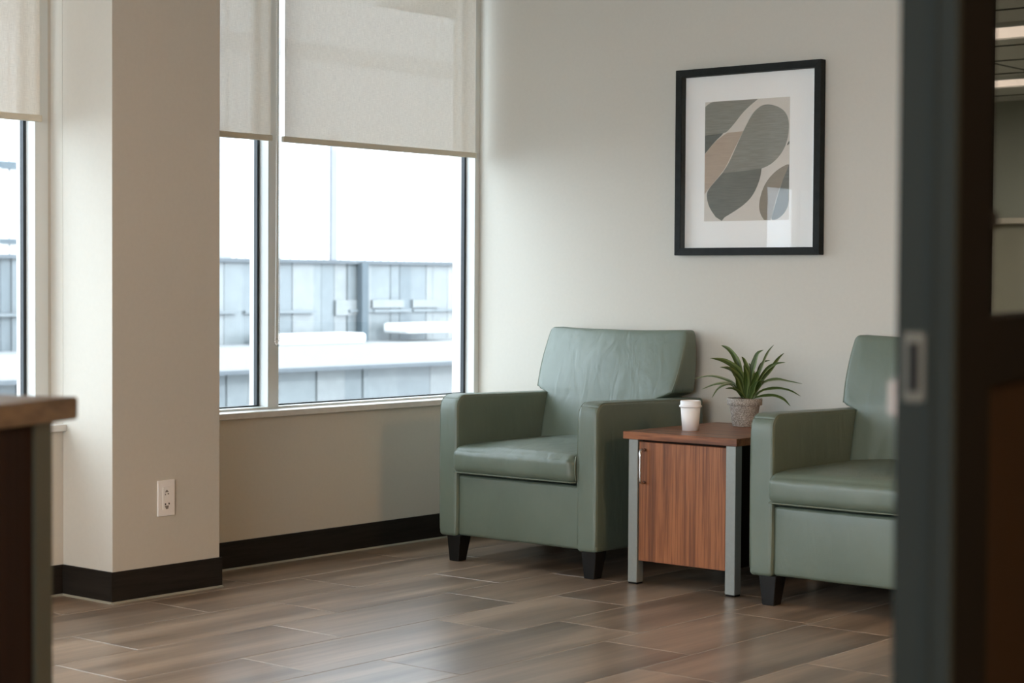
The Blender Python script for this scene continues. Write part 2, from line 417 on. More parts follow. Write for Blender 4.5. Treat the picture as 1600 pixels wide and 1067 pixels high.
base_profile((0, -1.769, 0), (0, 0, 0), (1, 0, 0), M['basewood'], 'baseboard_left')
base_profile((0.268, -2.2445, 0), (0.268, -1.7615, 0), (1, 0, 0), M['basewood'], 'baseboard_column')
base_profile((0, -2.237, 0), (0.2745, -2.237, 0), (0, -1, 0), M['basewoodx'], 'baseboard_column_side')
base_profile((0, YB, 0), (0, -2.245, 0), (1, 0, 0), M['basewood'], 'baseboard_left_near')
base_profile((0.0075, 0, 0), (XR, 0, 0), (0, -1, 0), M['basewoodx'], 'baseboard_back')

# windows: frame (structure) > mullion, gasket, pane, sill
XF, XG, XO = -0.065, -0.125, -0.172     # room face, glass plane, outer face
def window(name, y0, y1, jl, jr, mull, mw=0.056):
    fr = struct(name, boxes([(XO, XF, y0, y0 + jl, Z0, Z1), (XO, XF, y1 - jr, y1, Z0, Z1), (XO, XF + 0.002, y0 + jl, y1 - jr, Z0, 0.593), (XO, XF, y0 + jl, y1 - jr, Z1 - 0.05, Z1)]), M['frame'])
    for mc in mull: link('mullion', box(XO, XF, mc - mw / 2, mc + mw / 2, 0.59, Z1 - 0.05, 0.0015, 1), M['frame'], fr)
    ed = [y0 + jl] + [e for mc in mull for e in (mc - mw / 2, mc + mw / 2)] + [y1 - jr]
    for i in range(0, len(ed), 2):
        a, b_ = ed[i], ed[i + 1]; g = 0.012
        link('glazing_gasket', boxes([(XG - 0.008, XG + 0.010, a, a + g, 0.593, Z1 - 0.05), (XG - 0.008, XG + 0.010, b_ - g, b_, 0.593, Z1 - 0.05),
                                      (XG - 0.008, XG + 0.010, a + g, b_ - g, 0.593, 0.598)]), M['gasket'], fr)
        link('window_pane', box(XG - 0.003, XG + 0.003, a + 0.002, b_ - 0.002, 0.594, Z1 - 0.052), M['glass'], fr)
    return fr
w2 = window('window_2', -1.78, 0.0, 0.04, 0.03, [-1.206])
w1 = window('window_1', -4.6, -2.249, 0.05, 0.053, [-3.42])
w5 = struct('window_fill_front', boxes([(0.3, 7.1, YB - 0.1, YB - 0.03, 0.6, 0.66), (0.3, 7.1, YB - 0.1, YB - 0.03, 2.44, 2.5)]), M['frame'])  # unseen front glazing, added as cool fill from behind the camera
for i in range(6):
    xm = 0.3 + i * 1.36; link('mullion', box(max(0.3, xm - 0.03), min(7.1, xm + 0.03), YB - 0.1, YB - 0.03, 0.66, 2.44), M['frame'], w5)
    if i < 5: link('window_pane', box(xm + 0.03, xm + 1.33, YB - 0.068, YB - 0.062, 0.66, 2.44), M['dglass'], w5)
w4 = window('window_fill_left', -8.7, -5.2, 0.05, 0.05, [-7.55, -6.38])  # unseen window added for more daylight fill deep in the room
struct('trim_4', box(-0.10, 0.022, -8.7, -5.2, Z0, 0.585, 0.002, 2), M['sill'])
struct('trim_1', box(-0.10, 0.022, -1.769, 0.0, Z0, 0.585, 0.002, 2), M['sill'])
struct('trim_2', box(-0.10, 0.022, -4.6, -2.237, Z0, 0.585, 0.002, 2), M['sill'])

# next room seen through the interior window and the glazed door
HF = 2.35
struct('floor_far', box(-0.8, XR, 0.12, 6.0, -0.12, 0.0), M['carpet'])
struct('ceiling_far', boxes([(-0.8, XR, 0.12, 6.0, HF, HF + 0.1)] ), M['ceiling'])
gl = bmesh.new()
for i in range(1, 10): add_box(gl, -0.8, XR, 0.12 + 0.61 * i - 0.006, 0.12 + 0.61 * i + 0.006, HF - 0.006, HF)
for i in range(0, 7): add_box(gl, -0.75 + 1.22 * i - 0.006, -0.75 + 1.22 * i + 0.006, 0.12, 6.0, HF - 0.005, HF)
link('ceiling_grid', gl, M['post'], D.objects['ceiling_far'])
struct('wall_far', boxes([(-0.92, XR, 6.0, 6.12, 1.52, HF + 0.1)]), M['farwall'])
struct('wall_far_lower', boxes([(-0.92, XR, 6.0, 6.12, 0, 1.52)]), M['farlow'])
struct('wall_far_left', boxes([(-0.92, -0.8, 1.2, 6.0, 0, HF + 0.1), (-0.8, -0.1, 1.2, 1.3, 0, HF + 0.1), (-0.22, -0.1, 0.12, 1.2, 0, HF + 0.1)]), M['farwall'])
struct('trim_3', box(-0.8, XR, 5.93, 6.0, 1.50, 1.54, 0.004, 1), M['ledge'])
for yc, lab in ((2.6, 'nearer of two long pale ceiling lights seen through the door glass'), (4.78, 'farther of two long pale ceiling lights seen through the door glass')):
    t = empty('ceiling_light', (0.6, yc, HF)); tag(t, lab, 'light', 'strip lights in the next room')
    link('frame', boxes([(-0.7, 2.6, yc - 0.24, yc - 0.21, HF - 0.02, HF), (-0.7, 2.6, yc + 0.21, yc + 0.24, HF - 0.02, HF), (-0.7, -0.67, yc - 0.21, yc + 0.21, HF - 0.02, HF), (2.57, 2.6, yc - 0.21, yc + 0.21, HF - 0.02, HF)]), M['frame'], t)
    link('diffuser', box(-0.67, 2.57, yc - 0.21, yc + 0.21, HF - 0.012, HF - 0.004), M['lamp2'], t)
t = empty('ceiling_light', (1.9, 3.69, HF)); tag(t, 'added unseen fill panel in the next room, brightening its far wall', 'light')  # out-of-view panel added to brighten the far wall
link('frame', boxes([(1.3, 2.5, 3.1, 3.12, HF - .02, HF), (1.3, 2.5, 4.26, 4.28, HF - .02, HF), (1.3, 1.32, 3.12, 4.26, HF - .02, HF), (2.48, 2.5, 3.12, 4.26, HF - .02, HF)]), M['frame'], t)
link('diffuser', box(1.32, 2.48, 3.12, 4.26, HF - .012, HF - .004), emis('far_fill_diffuser', (1.0, 0.95, 0.85), 22.0), t)
w3 = struct('window_3', boxes([(WX0, WX0 + 0.05, -0.01, 0.13, WZ0, WZ1), (WX1 - 0.05, WX1, -0.01, 0.13, WZ0, WZ1), (WX0 + 0.05, WX1 - 0.05, -0.01, 0.13, WZ0, WZ0 + 0.04), (WX0 + 0.05, WX1 - 0.05, -0.01, 0.13, WZ1 - 0.04, WZ1)]), M['doorface_shaded'])
link('window_pane', box(WX0 + 0.05, WX1 - 0.05, 0.055, 0.061, WZ0 + 0.04, WZ1 - 0.04), M['dglass'], w3)

# warm ceiling lights of this room (behind and above the camera's view)
for (x, y, lab) in ((6.7, -5.2, 'warm ceiling panel light above the near end of the room'), (2.4, -7.3, 'warm ceiling panel light nearest the front wall'),
                    (6.6, -2.2, 'warm ceiling panel light beside the right wall')):
    t = empty('ceiling_light', (x, y, H)); tag(t, lab, 'light', 'warm panel lights')
    link('frame', boxes([(x - .6, x + .6, y - .32, y - .30, H - .02, H), (x - .6, x + .6, y + .30, y + .32, H - .02, H), (x - .6, x - .58, y - .3, y + .3, H - .02, H), (x + .58, x + .6, y - .3, y + .3, H - .02, H)]), M['frame'], t)
    link('diffuser', box(x - .58, x + .58, y - .3, y + .3, H - .012, H - .004), M['lamp'], t)

# ------------------------------------------------------------------ roller blinds
def blind(y0, y1, label, chain=False):
    t = empty('roller_blind', (-0.045, (y0 + y1) / 2, 2.46)); tag(t, label, 'blind', 'roller blinds')
    bm = bmesh.new(); n = 30; xs = -0.045
    rows = []
    for i in range(n + 1):
        y = y0 + 0.004 + (y1 - y0 - 0.008) * i / n
        rows.append([(xs + 0.0012 * math.sin(y * 9 + 1), y), (xs + 0.0012 * math.sin(y * 9 + 1) - 0.0006, y)])
    for k in (0, 1):
        pv = None
        for i in range(n + 1):
            x, y = rows[i][k]
            cur = (bm.verts.new((x, y, 1.632)), bm.verts.new((x, y, 2.44)))
            if pv: bm.faces.new((pv[0], cur[0], cur[1], pv[1]))
            pv = cur
    bm.free()
    bm = bmesh.new(); pv = None                                   # single woven sheet
    for i in range(n + 1):
        x, y = rows[i][0]; cur = (bm.verts.new((x, y, 1.632)), bm.verts.new((x, y, 2.44)))
        if pv: bm.faces.new((pv[0], cur[0], cur[1], pv[1]))
        pv = cur
    link('blind_fabric', bm, M['blind'], t, smooth=True)
    h = link('hem_bar', box(xs - 0.007, xs + 0.007, y0 - 0.006, y1 + 0.002, 1.6115, 1.634, 0.003, 2), M['hem'], t)
    bm = bmesh.new(); tube(bm, [(xs, y0 - 0.004, 2.46), (xs, y1 + 0.004, 2.46)], 0.028, 20); link('roller_tube', bm, M['hem'], t, smooth=False)
    if chain:
        bm = bmesh.new(); yc = -1.226; xc = -0.030
        pts = []
        z = 2.43
        while z > 0.845: pts.append((xc, yc - 0.002 + 0.0035 * math.sin((z - .84) * 2), z)); z -= 0.0068
        for k in range(5): a = math.pi * k / 4; pts.append((xc, yc + 0.006 - 0.008 * math.cos(a), 0.845 - 0.012 * math.sin(a)))
        z = 0.85
        while z < 2.43: pts.append((xc + 0.004, yc + 0.014, z)); z += 0.0068
        for p in pts:
            bmesh.ops.create_icosphere(bm, subdivisions=1, radius=0.0028, matrix=Matrix.Translation(p))
        tube(bm, pts, 0.0006, 4)
        tag(link('bead_chain', bm, M['bead'], t, smooth=True, recalc=False), kind='stuff')
        bm = bmesh.new()
        tube(bm, [(xc, yc + 0.006 + 0.012 * math.cos(k * math.pi / 8), 0.842 + 0.014 * math.sin(k * math.pi / 8)) for k in range(16)], 0.0022, 6, closed=True)
        link('chain_bracket', box(-0.06, -0.025, -1.2315, -1.178, 2.42, 2.50, 0.002, 1), M['hem'], t)
        link('chain_tensioner', bm, M['glass'], t, smooth=True)
    return t
blind(-1.174, -0.050, 'pale woven roller blind over the widest window pane, beside the picture wall', True)
blind(-1.755, -1.238, 'narrow roller blind strip just right of the column')
blind(-3.38, -2.292, 'roller blind at the far left, left of the column')

# ------------------------------------------------------------------ wall outlet on the column
x0 = 0.268
t = empty('wall_outlet', (x0, -2.012, 0.334)); tag(t, 'white wall outlet plate low on the beige column', 'outlet')
link('cover_plate', box(x0, x0 + 0.006, -2.049, -1.975, 0.273, 0.396, 0.0025, 2), M['outlet'], t)
link('socket_insert', box(x0 + 0.005, x0 + 0.0072, -2.029, -1.995, 0.295, 0.373, 0.0008, 1), M['outlet'], t)
for (yy, zz, w, h, mk) in ((-2.0175, .3475, .004, .005, 'slotg'), (-2.0055, .349, .006, .005, 'slotg'), (-2.0175, .314, .0055, .006, 'slot'), (-2.002, .315, .0055, .006, 'slot')):
    link('socket_slot', box(x0 + 0.0065, x0 + 0.0077, yy - w / 2, yy + w / 2, zz - h / 2, zz + h / 2, 0.0004, 1), M[mk], t)
bm = bmesh.new(); vs = [bm.verts.new((x0 + 0.0076, y, z)) for y, z in ((-2.020, .3545), (-2.004, .3550), (-2.008, .3605), (-2.012, .3635), (-2.016, .3600))]
bm.faces.new(vs); r = bmesh.ops.extrude_face_region(bm, geom=list(bm.faces)); bmesh.ops.translate(bm, vec=(-.001, 0, 0), verts=[g for g in r['geom'] if isinstance(g, bmesh.types.BMVert)])
link('ground_hole', bm, M['slotg'], t)
bm = bmesh.new(); vs = [bm.verts.new((x0 + 0.0076, y, z)) for y, z in ((-2.021, .3085), (-2.003, .3090), (-2.006, .2975), (-2.015, .2970))]
bm.faces.new(vs); r = bmesh.ops.extrude_face_region(bm, geom=list(bm.faces)); bmesh.ops.translate(bm, vec=(-.001, 0, 0), verts=[g for g in r['geom'] if isinstance(g, bmesh.types.BMVert)])
link('ground_hole', bm, M['slotg'], t)

# ------------------------------------------------------------------ framed print
px0, px1, pz0, pz1 = 0.990, 1.649, 1.1885, 1.918
t = empty('framed_print', ((px0 + px1) / 2, 0, pz0)); tag(t, 'black framed abstract print in greys and tans with wide white mat', 'picture')
def frame_side(a, b_, inner_a, inner_b):
    bm = bmesh.new()
    y0, y1 = -0.036, -0.002
    f = [bm.verts.new((p[0], y, p[1])) for y in (y0, y1) for p in (a, b_, inner_b, inner_a)]
    for q in ((0, 1, 2, 3), (7, 6, 5, 4), (0, 4, 5, 1), (1, 5, 6, 2), (2, 6, 7, 3), (3, 7, 4, 0)): bm.faces.new([f[i] for i in q])
    bmesh.ops.recalc_face_normals(bm, faces=bm.faces)
    bmesh.ops.bevel(bm, geom=list(bm.edges), offset=0.0012, segments=1, affect='EDGES'); return bm
fw = 0.029
cO = [(px0, pz0), (px1, pz0), (px1, pz1), (px0, pz1)]; cI = [(px0 + fw, pz0 + fw), (px1 - fw, pz0 + fw), (px1 - fw, pz1 - fw), (px0 + fw, pz1 - fw)]
for i in range(4): link('frame_rail', frame_side(cO[i], cO[(i + 1) % 4], cI[i], cI[(i + 1) % 4]), M['pframe'], t)
link('mat_board', box(px0 + fw - .002, px1 - fw + .002, -0.0045, -0.001, pz0 + fw - .002, pz1 - fw + .002), M['mat'], t)
bm = bmesh.new()
vs = [bm.verts.new((x, y + d, z)) for d in (0, 0.0015) for x, y, z in ((px0 + fw, -0.0345, pz0 + fw), (px1 - fw, -0.0085, pz0 + fw), (px1 - fw, -0.0085, pz1 - fw), (px0 + fw, -0.0345, pz1 - fw))]
for f in ((0, 1, 2, 3), (7, 6, 5, 4), (0, 4, 5, 1), (1, 5, 6, 2), (2, 6, 7, 3), (3, 7, 4, 0)): bm.faces.new([vs[i] for i in f])
link('picture_glass', bm, M['pglass'], t)
art = link('art_sheet', box(1.111, 1.497, -0.0051, -0.0044, 1.322, 1.789), M['art_bg'], t)
def smooth_poly(pts, straight, it=2):
    for _ in range(it):
        out = []; n = len(pts); st = []
        for i in range(n):
            a, b_ = pts[i], pts[(i + 1) % n]
            if straight[i]: out += [a, b_]; st += [True, False] if False else [True, False]
            else:
                out += [(a[0] * .75 + b_[0] * .25, a[1] * .75 + b_[1] * .25), (a[0] * .25 + b_[0] * .75, a[1] * .25 + b_[1] * .75)]; st += [False, False]
        pts, straight = out, st
    res = []
    for p in pts:
        if not res or (abs(p[0] - res[-1][0]) + abs(p[1] - res[-1][1])) > 1e-4: res.append(p)
    if abs(res[0][0] - res[-1][0]) + abs(res[0][1] - res[-1][1]) < 1e-4: res.pop()
    return res
def shape(pts, mat, lvl, straight=()):
    pts = [(max(1.1192, min(1.5048, x)), max(1.3222, min(1.7888, z))) for x, z in pts]
    st = [i in straight for i in range(len(pts))]
    pts = smooth_poly(pts, st)
    bm = bmesh.new(); y = -0.0053 - 0.0003 * lvl
    vs = [bm.verts.new((x - 0.008, y, z)) for x, z in pts]
    es = [bm.edges.new((vs[i], vs[(i + 1) % len(vs)])) for i in range(len(vs))]
    bmesh.ops.triangle_fill(bm, use_beauty=True, edges=es)
    r = bmesh.ops.extrude_face_region(bm, geom=list(bm.faces)); bmesh.ops.translate(bm, vec=(0, .00025, 0), verts=[g for g in r['geom'] if isinstance(g, bmesh.types.BMVert)])
    link('printed_shape', bm, mat, t)
shape([(1.119, 1.77), (1.135, 1.782), (1.156, 1.789), (1.362, 1.788), (1.324, 1.763), (1.296, 1.742), (1.258, 1.702), (1.234, 1.679), (1.219, 1.667), (1.2, 1.663), (1.119, 1.657)], M['art_grey'], 0, (2, 3, 9, 10))
shape([(1.119, 1.659), (1.2, 1.664), (1.205, 1.662), (1.171, 1.637), (1.142, 1.61), (1.119, 1.586)], M['art_darker'], 0, (0, 5))
shape([(1.119, 1.584), (1.142, 1.61), (1.171, 1.635), (1.2, 1.653), (1.224, 1.665), (1.297, 1.668), (1.278, 1.636), (1.249, 1.589), (1.221, 1.537), (1.197, 1.508), (1.163, 1.474), (1.139, 1.45), (1.119, 1.428)], M['art_tan'], 0, (4, 12))
shape([(1.362, 1.753), (1.381, 1.763), (1.409, 1.766), (1.447, 1.757), (1.479, 1.739), (1.497, 1.714), (1.503, 1.682), (1.5, 1.643), (1.488, 1.603), (1.465, 1.569), (1.431, 1.54), (1.403, 1.527), (1.382, 1.521), (1.298, 1.514), (1.202, 1.509), (1.231, 1.545), (1.259, 1.597), (1.297, 1.668), (1.325, 1.715), (1.343, 1.738)], M['art_grey'], 1, (12, 13))
shape([(1.202, 1.509), (1.298, 1.514), (1.382, 1.521), (1.377, 1.488), (1.361, 1.448), (1.338, 1.412), (1.3, 1.381), (1.252, 1.355), (1.214, 1.336), (1.202, 1.323), (1.174, 1.338), (1.145, 1.372), (1.132, 1.405), (1.13, 1.434), (1.144, 1.454), (1.165, 1.474)], M['art_dark'], 1, (0, 1, 8, 9))
shape([(1.505, 1.536), (1.477, 1.526), (1.45, 1.512), (1.422, 1.49), (1.399, 1.463), (1.383, 1.431), (1.373, 1.395), (1.372, 1.367), (1.381, 1.341), (1.396, 1.323), (1.424, 1.322), (1.433, 1.35), (1.451, 1.413), (1.478, 1.476), (1.498, 1.516)], M['art_taupe'], 0, (9,))
shape([(1.505, 1.536), (1.498, 1.516), (1.478, 1.476), (1.455, 1.417), (1.437, 1.358), (1.424, 1.322), (1.452, 1.324), (1.48, 1.341), (1.5, 1.369), (1.505, 1.396)], M['art_dark'], 1, (9,))
shape([(1.505, 1.622), (1.497, 1.615), (1.493, 1.603), (1.505, 1.611)], M['art_dark'], 0, (3,))

# ------------------------------------------------------------------ armchair
def nz(p, s, a): return V((noise.noise(p * s), noise.noise(p * s + V((7, 3, 1))), noise.noise(p * s + V((1, 9, 4))))) * a
def make_chair(label):
    cx = 0.7825
    t = empty('armchair', (cx, -0.42, 0)); tag(t, label, 'armchair', 'sage green armchairs')
    XL, XI, XJ, XK = 0.400, 0.489, 1.076, 1.165
    YF, YR = -0.765, -0.075
    # arms: YZ outline with a soft rounded front-top corner
    for (a, b_) in ((XL, XI), (XJ, XK)):
        def fn(u, p):
            zc, yc, R = 0.645 - 0.055, YF + 0.055, 0.055
            q = p.copy()
            if p.z > zc and p.y < yc:                          # round the front top corner
                dy, dz = yc - p.y, p.z - zc
                d = max(dy, dz)
                l = math.hypot(dy, dz)
                if l > 1e-6: k = d / l; q.y = yc - dy * k; q.z = zc + dz * k
            mid = (a + b_) / 2
            bul = 1 + 0.05 * math.sin(max(0, min(1, (p.z - 0.1) / 0.54)) * math.pi)
            q.x = mid + (q.x - mid) * bul
            q.z -= 0.012 * max(0, min(1, (p.y - YF) / 0.6)) * (1 if p.z > 0.5 else 0)
            return q + nz(p, 9, 0.0012)
        bm = puff(a, b_, YF, YR, 0.096, 0.645, 0.014, (6, 26, 22), fn)
        arm = link('arm', bm, M['leather'], t, smooth=True)
        for sx in (a + 0.0045, b_ - 0.0045):                        # seam running up the front edge and back along the top
            s = -1 if sx < (a + b_) / 2 else 1
            mid = (a + b_) / 2
            def bx(z): return mid + (sx - mid) * (1 + 0.05 * math.sin(max(0, min(1, (z - 0.1) / 0.54)) * math.pi))
            pts = [(bx(z) + s * 0.001, YF + 0.0035, z) for z in [0.12 + i * 0.04 for i in range(12)]]
            for k in range(1, 7):
                an = math.pi / 2 * k / 7
                pts.append((bx(0.6) + s * 0.0, YF + 0.055 - 0.0515 * math.cos(an), 0.59 + 0.0515 * math.sin(an)))
            for k in range(1, 12):
                y = YF + 0.055 + k * 0.055; pts.append((sx, y, 0.6415 - 0.012 * min(1, (y - YF) / 0.6)))
            bm = bmesh.new(); tube(bm, pts, 0.0017, 6); link('seam', bm, M['piping'], arm, smooth=True)
    # base panel under the seat
    def fb(u, p):
        q = p.copy()
        if u.y < -0.5: q.y -= 0.006 * (1 - u.x ** 2) * (1 - u.z ** 2)
        return q + nz(p, 7, 0.0015)
    link('base_panel', puff(XI - 0.004, XJ + 0.004, -0.750, -0.10, 0.100, 0.334, 0.012, (14, 8, 8), fb), M['leather'], t, smooth=True)
    # seat cushion
    def fs(u, p):
        q = p.copy()
        if u.z > 0: q.z += 0.020 * (1 - u.x ** 2) * (1 - max(0, -u.y) ** 3) * u.z
        if u.y < 0: q.y -= 0.006 * (1 - u.x ** 4) * (1 - u.z ** 2)
        if u.z > 0 and u.y < -0.6: q.z -= 0.012 * ((-u.y - 0.6) / 0.4) ** 2 * (0.4 + 0.6 * u.x ** 2) * u.z
        return q + nz(p * 1.0, 6, 0.003) + V((0, 1, 0)) * noise.noise(V((p.x * 38, 0, p.z * 6))) * 0.0032 * max(0, min(1, (-u.y - 0.5) * 3)) * (1 - 0.5 * abs(u.z))
    seat = link('seat_cushion', puff(XI - 0.014, XJ - 0.001, -0.786, -0.19, 0.340, 0.452, 0.034, (40, 16, 8), fs), M['leather'], t, smooth=True)
    bm = bmesh.new()
    tube(bm, [(XI - 0.012 + (XJ - XI + 0.008) * k / 24, -0.7765 - 0.004 * math.sin(math.pi * k / 24) + (0.012 if k in (0, 24) else 0), 0.3475) for k in range(25)], 0.0024, 6)
    tube(bm, [(XJ - 0.004 + 0.0012, -0.772 + 0.03 * abs(k / 8 - .5) ** 2, 0.352 + 0.092 * k / 8) for k in range(9)], 0.0024, 6)
    link('seam', bm, M['piping'], seat, smooth=True)
    # back cushion, reclined; upper part spreads over the arms
    BX0, BX1 = 0.428, 1.102
    def yf(z):
        if z < 0.65: return -0.262 + (z - 0.42) * 0.24
        return -0.207 + (z - 0.65) * 0.40
    def fk(u, p):
        q = p.copy()
        z = p.z
        front = yf(z); back = -0.045
        tt = (p.y - (-0.26)) / (0.215)                           # 0 front, 1 back
        q.y = front + (back - front) * tt
        w = 0.0
        k = max(0, min(1, (z - 0.632) / 0.02)); k = k * k * (3 - 2 * k)
        lo = 0.054 * (1 - k)                                     # narrower between the arms
        mid = (BX0 + BX1) / 2
        q.x = mid + (q.x - mid) * (1 - lo / 0.3325)
        pf = math.sin(max(0, min(1, (z - 0.64) / 0.27)) * math.pi)
        if u.y < 0: q.y -= 0.016 * (1 - u.x ** 2) * max(0, pf) + 0.010 * (1 - u.x ** 2)
        q.x += 0.012 * u.x * max(0, pf) * (1 if z > 0.645 else 0)
        if z > 0.8: q.z -= 0.007 * (1 - u.x ** 2) * (z - 0.8) / 0.095
        return q + nz(p, 5, 0.0018) + V((0, 1, 0)) * noise.noise(V((p.x * 22, p.z * 4, 0))) * 0.0012
    back = link('back_cushion', puff(BX0, BX1, -0.26, -0.045, 0.42, 0.896, 0.020, (30, 10, 34), fk), M['leather'], t, smooth=True)
    for s, xe in ((-1, BX0), (1, BX1)):
        pts = []
        for k in range(17):
            z = 0.655 + 0.225 * k / 16
            pf = math.sin(max(0, min(1, (z - 0.64) / 0.27)) * math.pi)
            pts.append((xe - s * 0.0055 + s * 0.012 * pf, yf(z) + 0.0045, z))
        z = 0.888; pts.append((xe - s * 0.016, yf(z) + 0.03, 0.892)); pts.append((xe - s * 0.018, -0.065, 0.892))
        bm = bmesh.new(); tube(bm, pts, 0.0020, 6); link('seam', bm, M['piping'], back, smooth=True)
    link('back_panel', puff(XI - 0.003, XJ + 0.003, -0.10, -0.03, 0.10, 0.62, 0.012, (8, 4, 8)), M['leather'], t, smooth=True)
    # tapered legs
    for lx, s in ((0.470, -1), (1.128, 1)):
        for ly in (-0.725, -0.13):
            bm = bmesh.new(); top, bot = 0.034, 0.023
            oy = -0.006 if ly < -0.5 else 0.0
            vt = [bm.verts.new((lx + a * top, ly + b_ * top, 0.100)) for a, b_ in ((-1, -1), (1, -1), (1, 1), (-1, 1))]
            vb = [bm.verts.new((lx + a * bot + 0.004, ly + b_ * bot - 0.012, 0.0)) for a, b_ in ((-1, -1), (1, -1), (1, 1), (-1, 1))]
            bm.faces.new(vt); bm.faces.new(vb[::-1])
            for k in range(4): bm.faces.new((vt[k], vb[k], vb[(k + 1) % 4], vt[(k + 1) % 4]))
            bmesh.ops.recalc_face_normals(bm, faces=bm.faces)
            bmesh.ops.bevel(bm, geom=list(bm.edges), offset=0.002, segments=1, affect='EDGES')
            link('leg', bm, M['legwood'], t)
    return t
def copy_tree(o, parent=None):
    c = o.copy(); C.objects.link(c); c.parent = parent
    for ch in list(o.children): copy_tree(ch, c)
    return c
chair = make_chair('sage green leather armchair in the corner, between the window and the walnut table')
chair2 = copy_tree(chair); chair2.location = (0.7825 + 1.443, -0.42 - 0.036, 0)
chair2['label'] = 'sage green leather armchair half hidden by the dark door, right of the walnut table'

# ------------------------------------------------------------------ side table
t = empty('side_table', (1.52, -0.45, 0)); tag(t, 'walnut side table cabinet with grey metal legs, between the two green armchairs', 'table')
YT, YTB = -0.742, -0.14
link('table_top', box(1.268, 1.752, YT, YTB, 0.520, 0.547, 0.0012, 1), M['walnut_top'], t)
for lx, ly in ((1.291, YT + 0.004), (1.706, YT + 0.004), (1.291, YTB - 0.050), (1.706, YTB - 0.050)):
    lg = link('leg', box(lx, lx + 0.040, ly, ly + 0.040, 0.006, 0.520, 0.0015, 1), M['alu'], t)
    link('foot_pad', box(lx + 0.002, lx + 0.038, ly + 0.002, ly + 0.038, 0.0, 0.006), M['black'], lg)
link('cabinet_body', box(1.333, 1.704, YT + 0.030, YTB - 0.02, 0.085, 0.520, 0.001, 1), M['deskbody'], t)
dr = link('door', box(1.334, 1.703, YT + 0.009, YT + 0.029, 0.086, 0.512, 0.001, 1), M['walnut'], t)
bm = bmesh.new(); hx, hy = 1.360, YT + 0.009
pts = [(hx, hy + 0.002, 0.368), (hx, hy - 0.018, 0.368), (hx, hy - 0.026, 0.371), (hx, hy - 0.030, 0.379)] + [(hx, hy - 0.030, 0.379 + i * 0.095 / 6) for i in range(1, 7)] + [(hx, hy - 0.026, 0.482), (hx, hy - 0.018, 0.485), (hx, hy + 0.002, 0.485)]
tube(bm, pts, 0.0054, 12); link('handle', bm, M['chrome'], dr, smooth=True)

# ------------------------------------------------------------------ paper cup
cx, cy, cz = 1.426, -0.547, 0.547
t = empty('paper_cup', (cx, cy, cz)); tag(t, 'white paper coffee cup with a white lid, on the walnut table', 'cup')
bm = bmesh.new(); lathe(bm, [(0, cz + .004), (.027, cz + .004), (.028, cz), (.0295, cz), (.0365, cz + .090), (.0355, cz + .090), (.0285, cz + .006), (0, cz + .006)], cx, cy, 48); link('cup_body', bm, M['paper'], t, smooth=True)
bm = bmesh.new(); lathe(bm, [(.0372, cz + .0835), (.0402, cz + .0845), (.0412, cz + .0880), (.0402, cz + .0915), (.0385, cz + .0925), (.0375, cz + .0945), (.0372, cz + .104), (.0362, cz + .1075), (.0345, cz + .1085), (.0328, cz + .1070), (.0318, cz + .1045), (0, cz + .1040), (0, cz + .102), (.0355, cz + .1005), (.0368, cz + .0845)], cx, cy, 48)
link('lid', bm, M['lid'], t, smooth=True)
# small grey printed mark near the rim, towards the window
ml = None
bm = bmesh.new()
for k, (da, w, h) in enumerate(((-2.60, .0030, .0022), (-2.47, .0024, .0016), (-2.36, .0030, .0018))):
    r0 = 0.0363; z = cz + 0.0785; a = da
    e = V((-math.sin(a), math.cos(a), 0)); n_ = V((math.cos(a), math.sin(a), 0)); c0 = V((cx, cy, z)) + n_ * r0
    vs = [bm.verts.new(c0 + e * sx * w / 2 + V((0, 0, sz * h / 2)) + n_ * d) for d in (0, -.0008) for sx, sz in ((-1, -1), (1, -1), (1, 1), (-1, 1))]
    for f in ((0, 1, 2, 3), (4, 5, 6, 7), (0, 1, 5, 4), (1, 2, 6, 5), (2, 3, 7, 6), (3, 0, 4, 7)): bm.faces.new([vs[i] for i in f])
link('printed_mark', bm, M['slotg'], t)

# ------------------------------------------------------------------ potted plant
cx, cy, cz = 1.462, -0.245, 0.547
t = empty('potted_plant', (cx, cy, cz)); tag(t, 'small green plant with arching strap leaves in a speckled stone pot', 'plant')
bm = bmesh.new(); lathe(bm, [(0, cz), (.042, cz), (.0445, cz + .003), (.0562, cz + .076), (.0566, cz + .0785), (.0570, cz + .0795), (.0640, cz + .0800), (.0652, cz + .0825), (.0662, cz + .103), (.064, cz + .1055), (.0600, cz + .1055), (.0575, cz + .098), (.056, cz + .085), (0, cz + .085)], cx, cy, 56)
link('pot', bm, M['pot'], t, smooth=True)
bm = bmesh.new(); lathe(bm, [(.0578, cz + .092), (.045, cz + .099), (.02, cz + .104), (0, cz + .105)], cx, cy, 40)
for v_ in bm.verts:
    v_.co.z += noise.noise(v_.co * 120) * .003
link('soil', bm, M['soil'], t, smooth=True)
A_ = V((0.767, 0.642, 0)); B_ = V((0.641, -0.767, 0)); P0 = V((cx, cy, cz + 0.105))
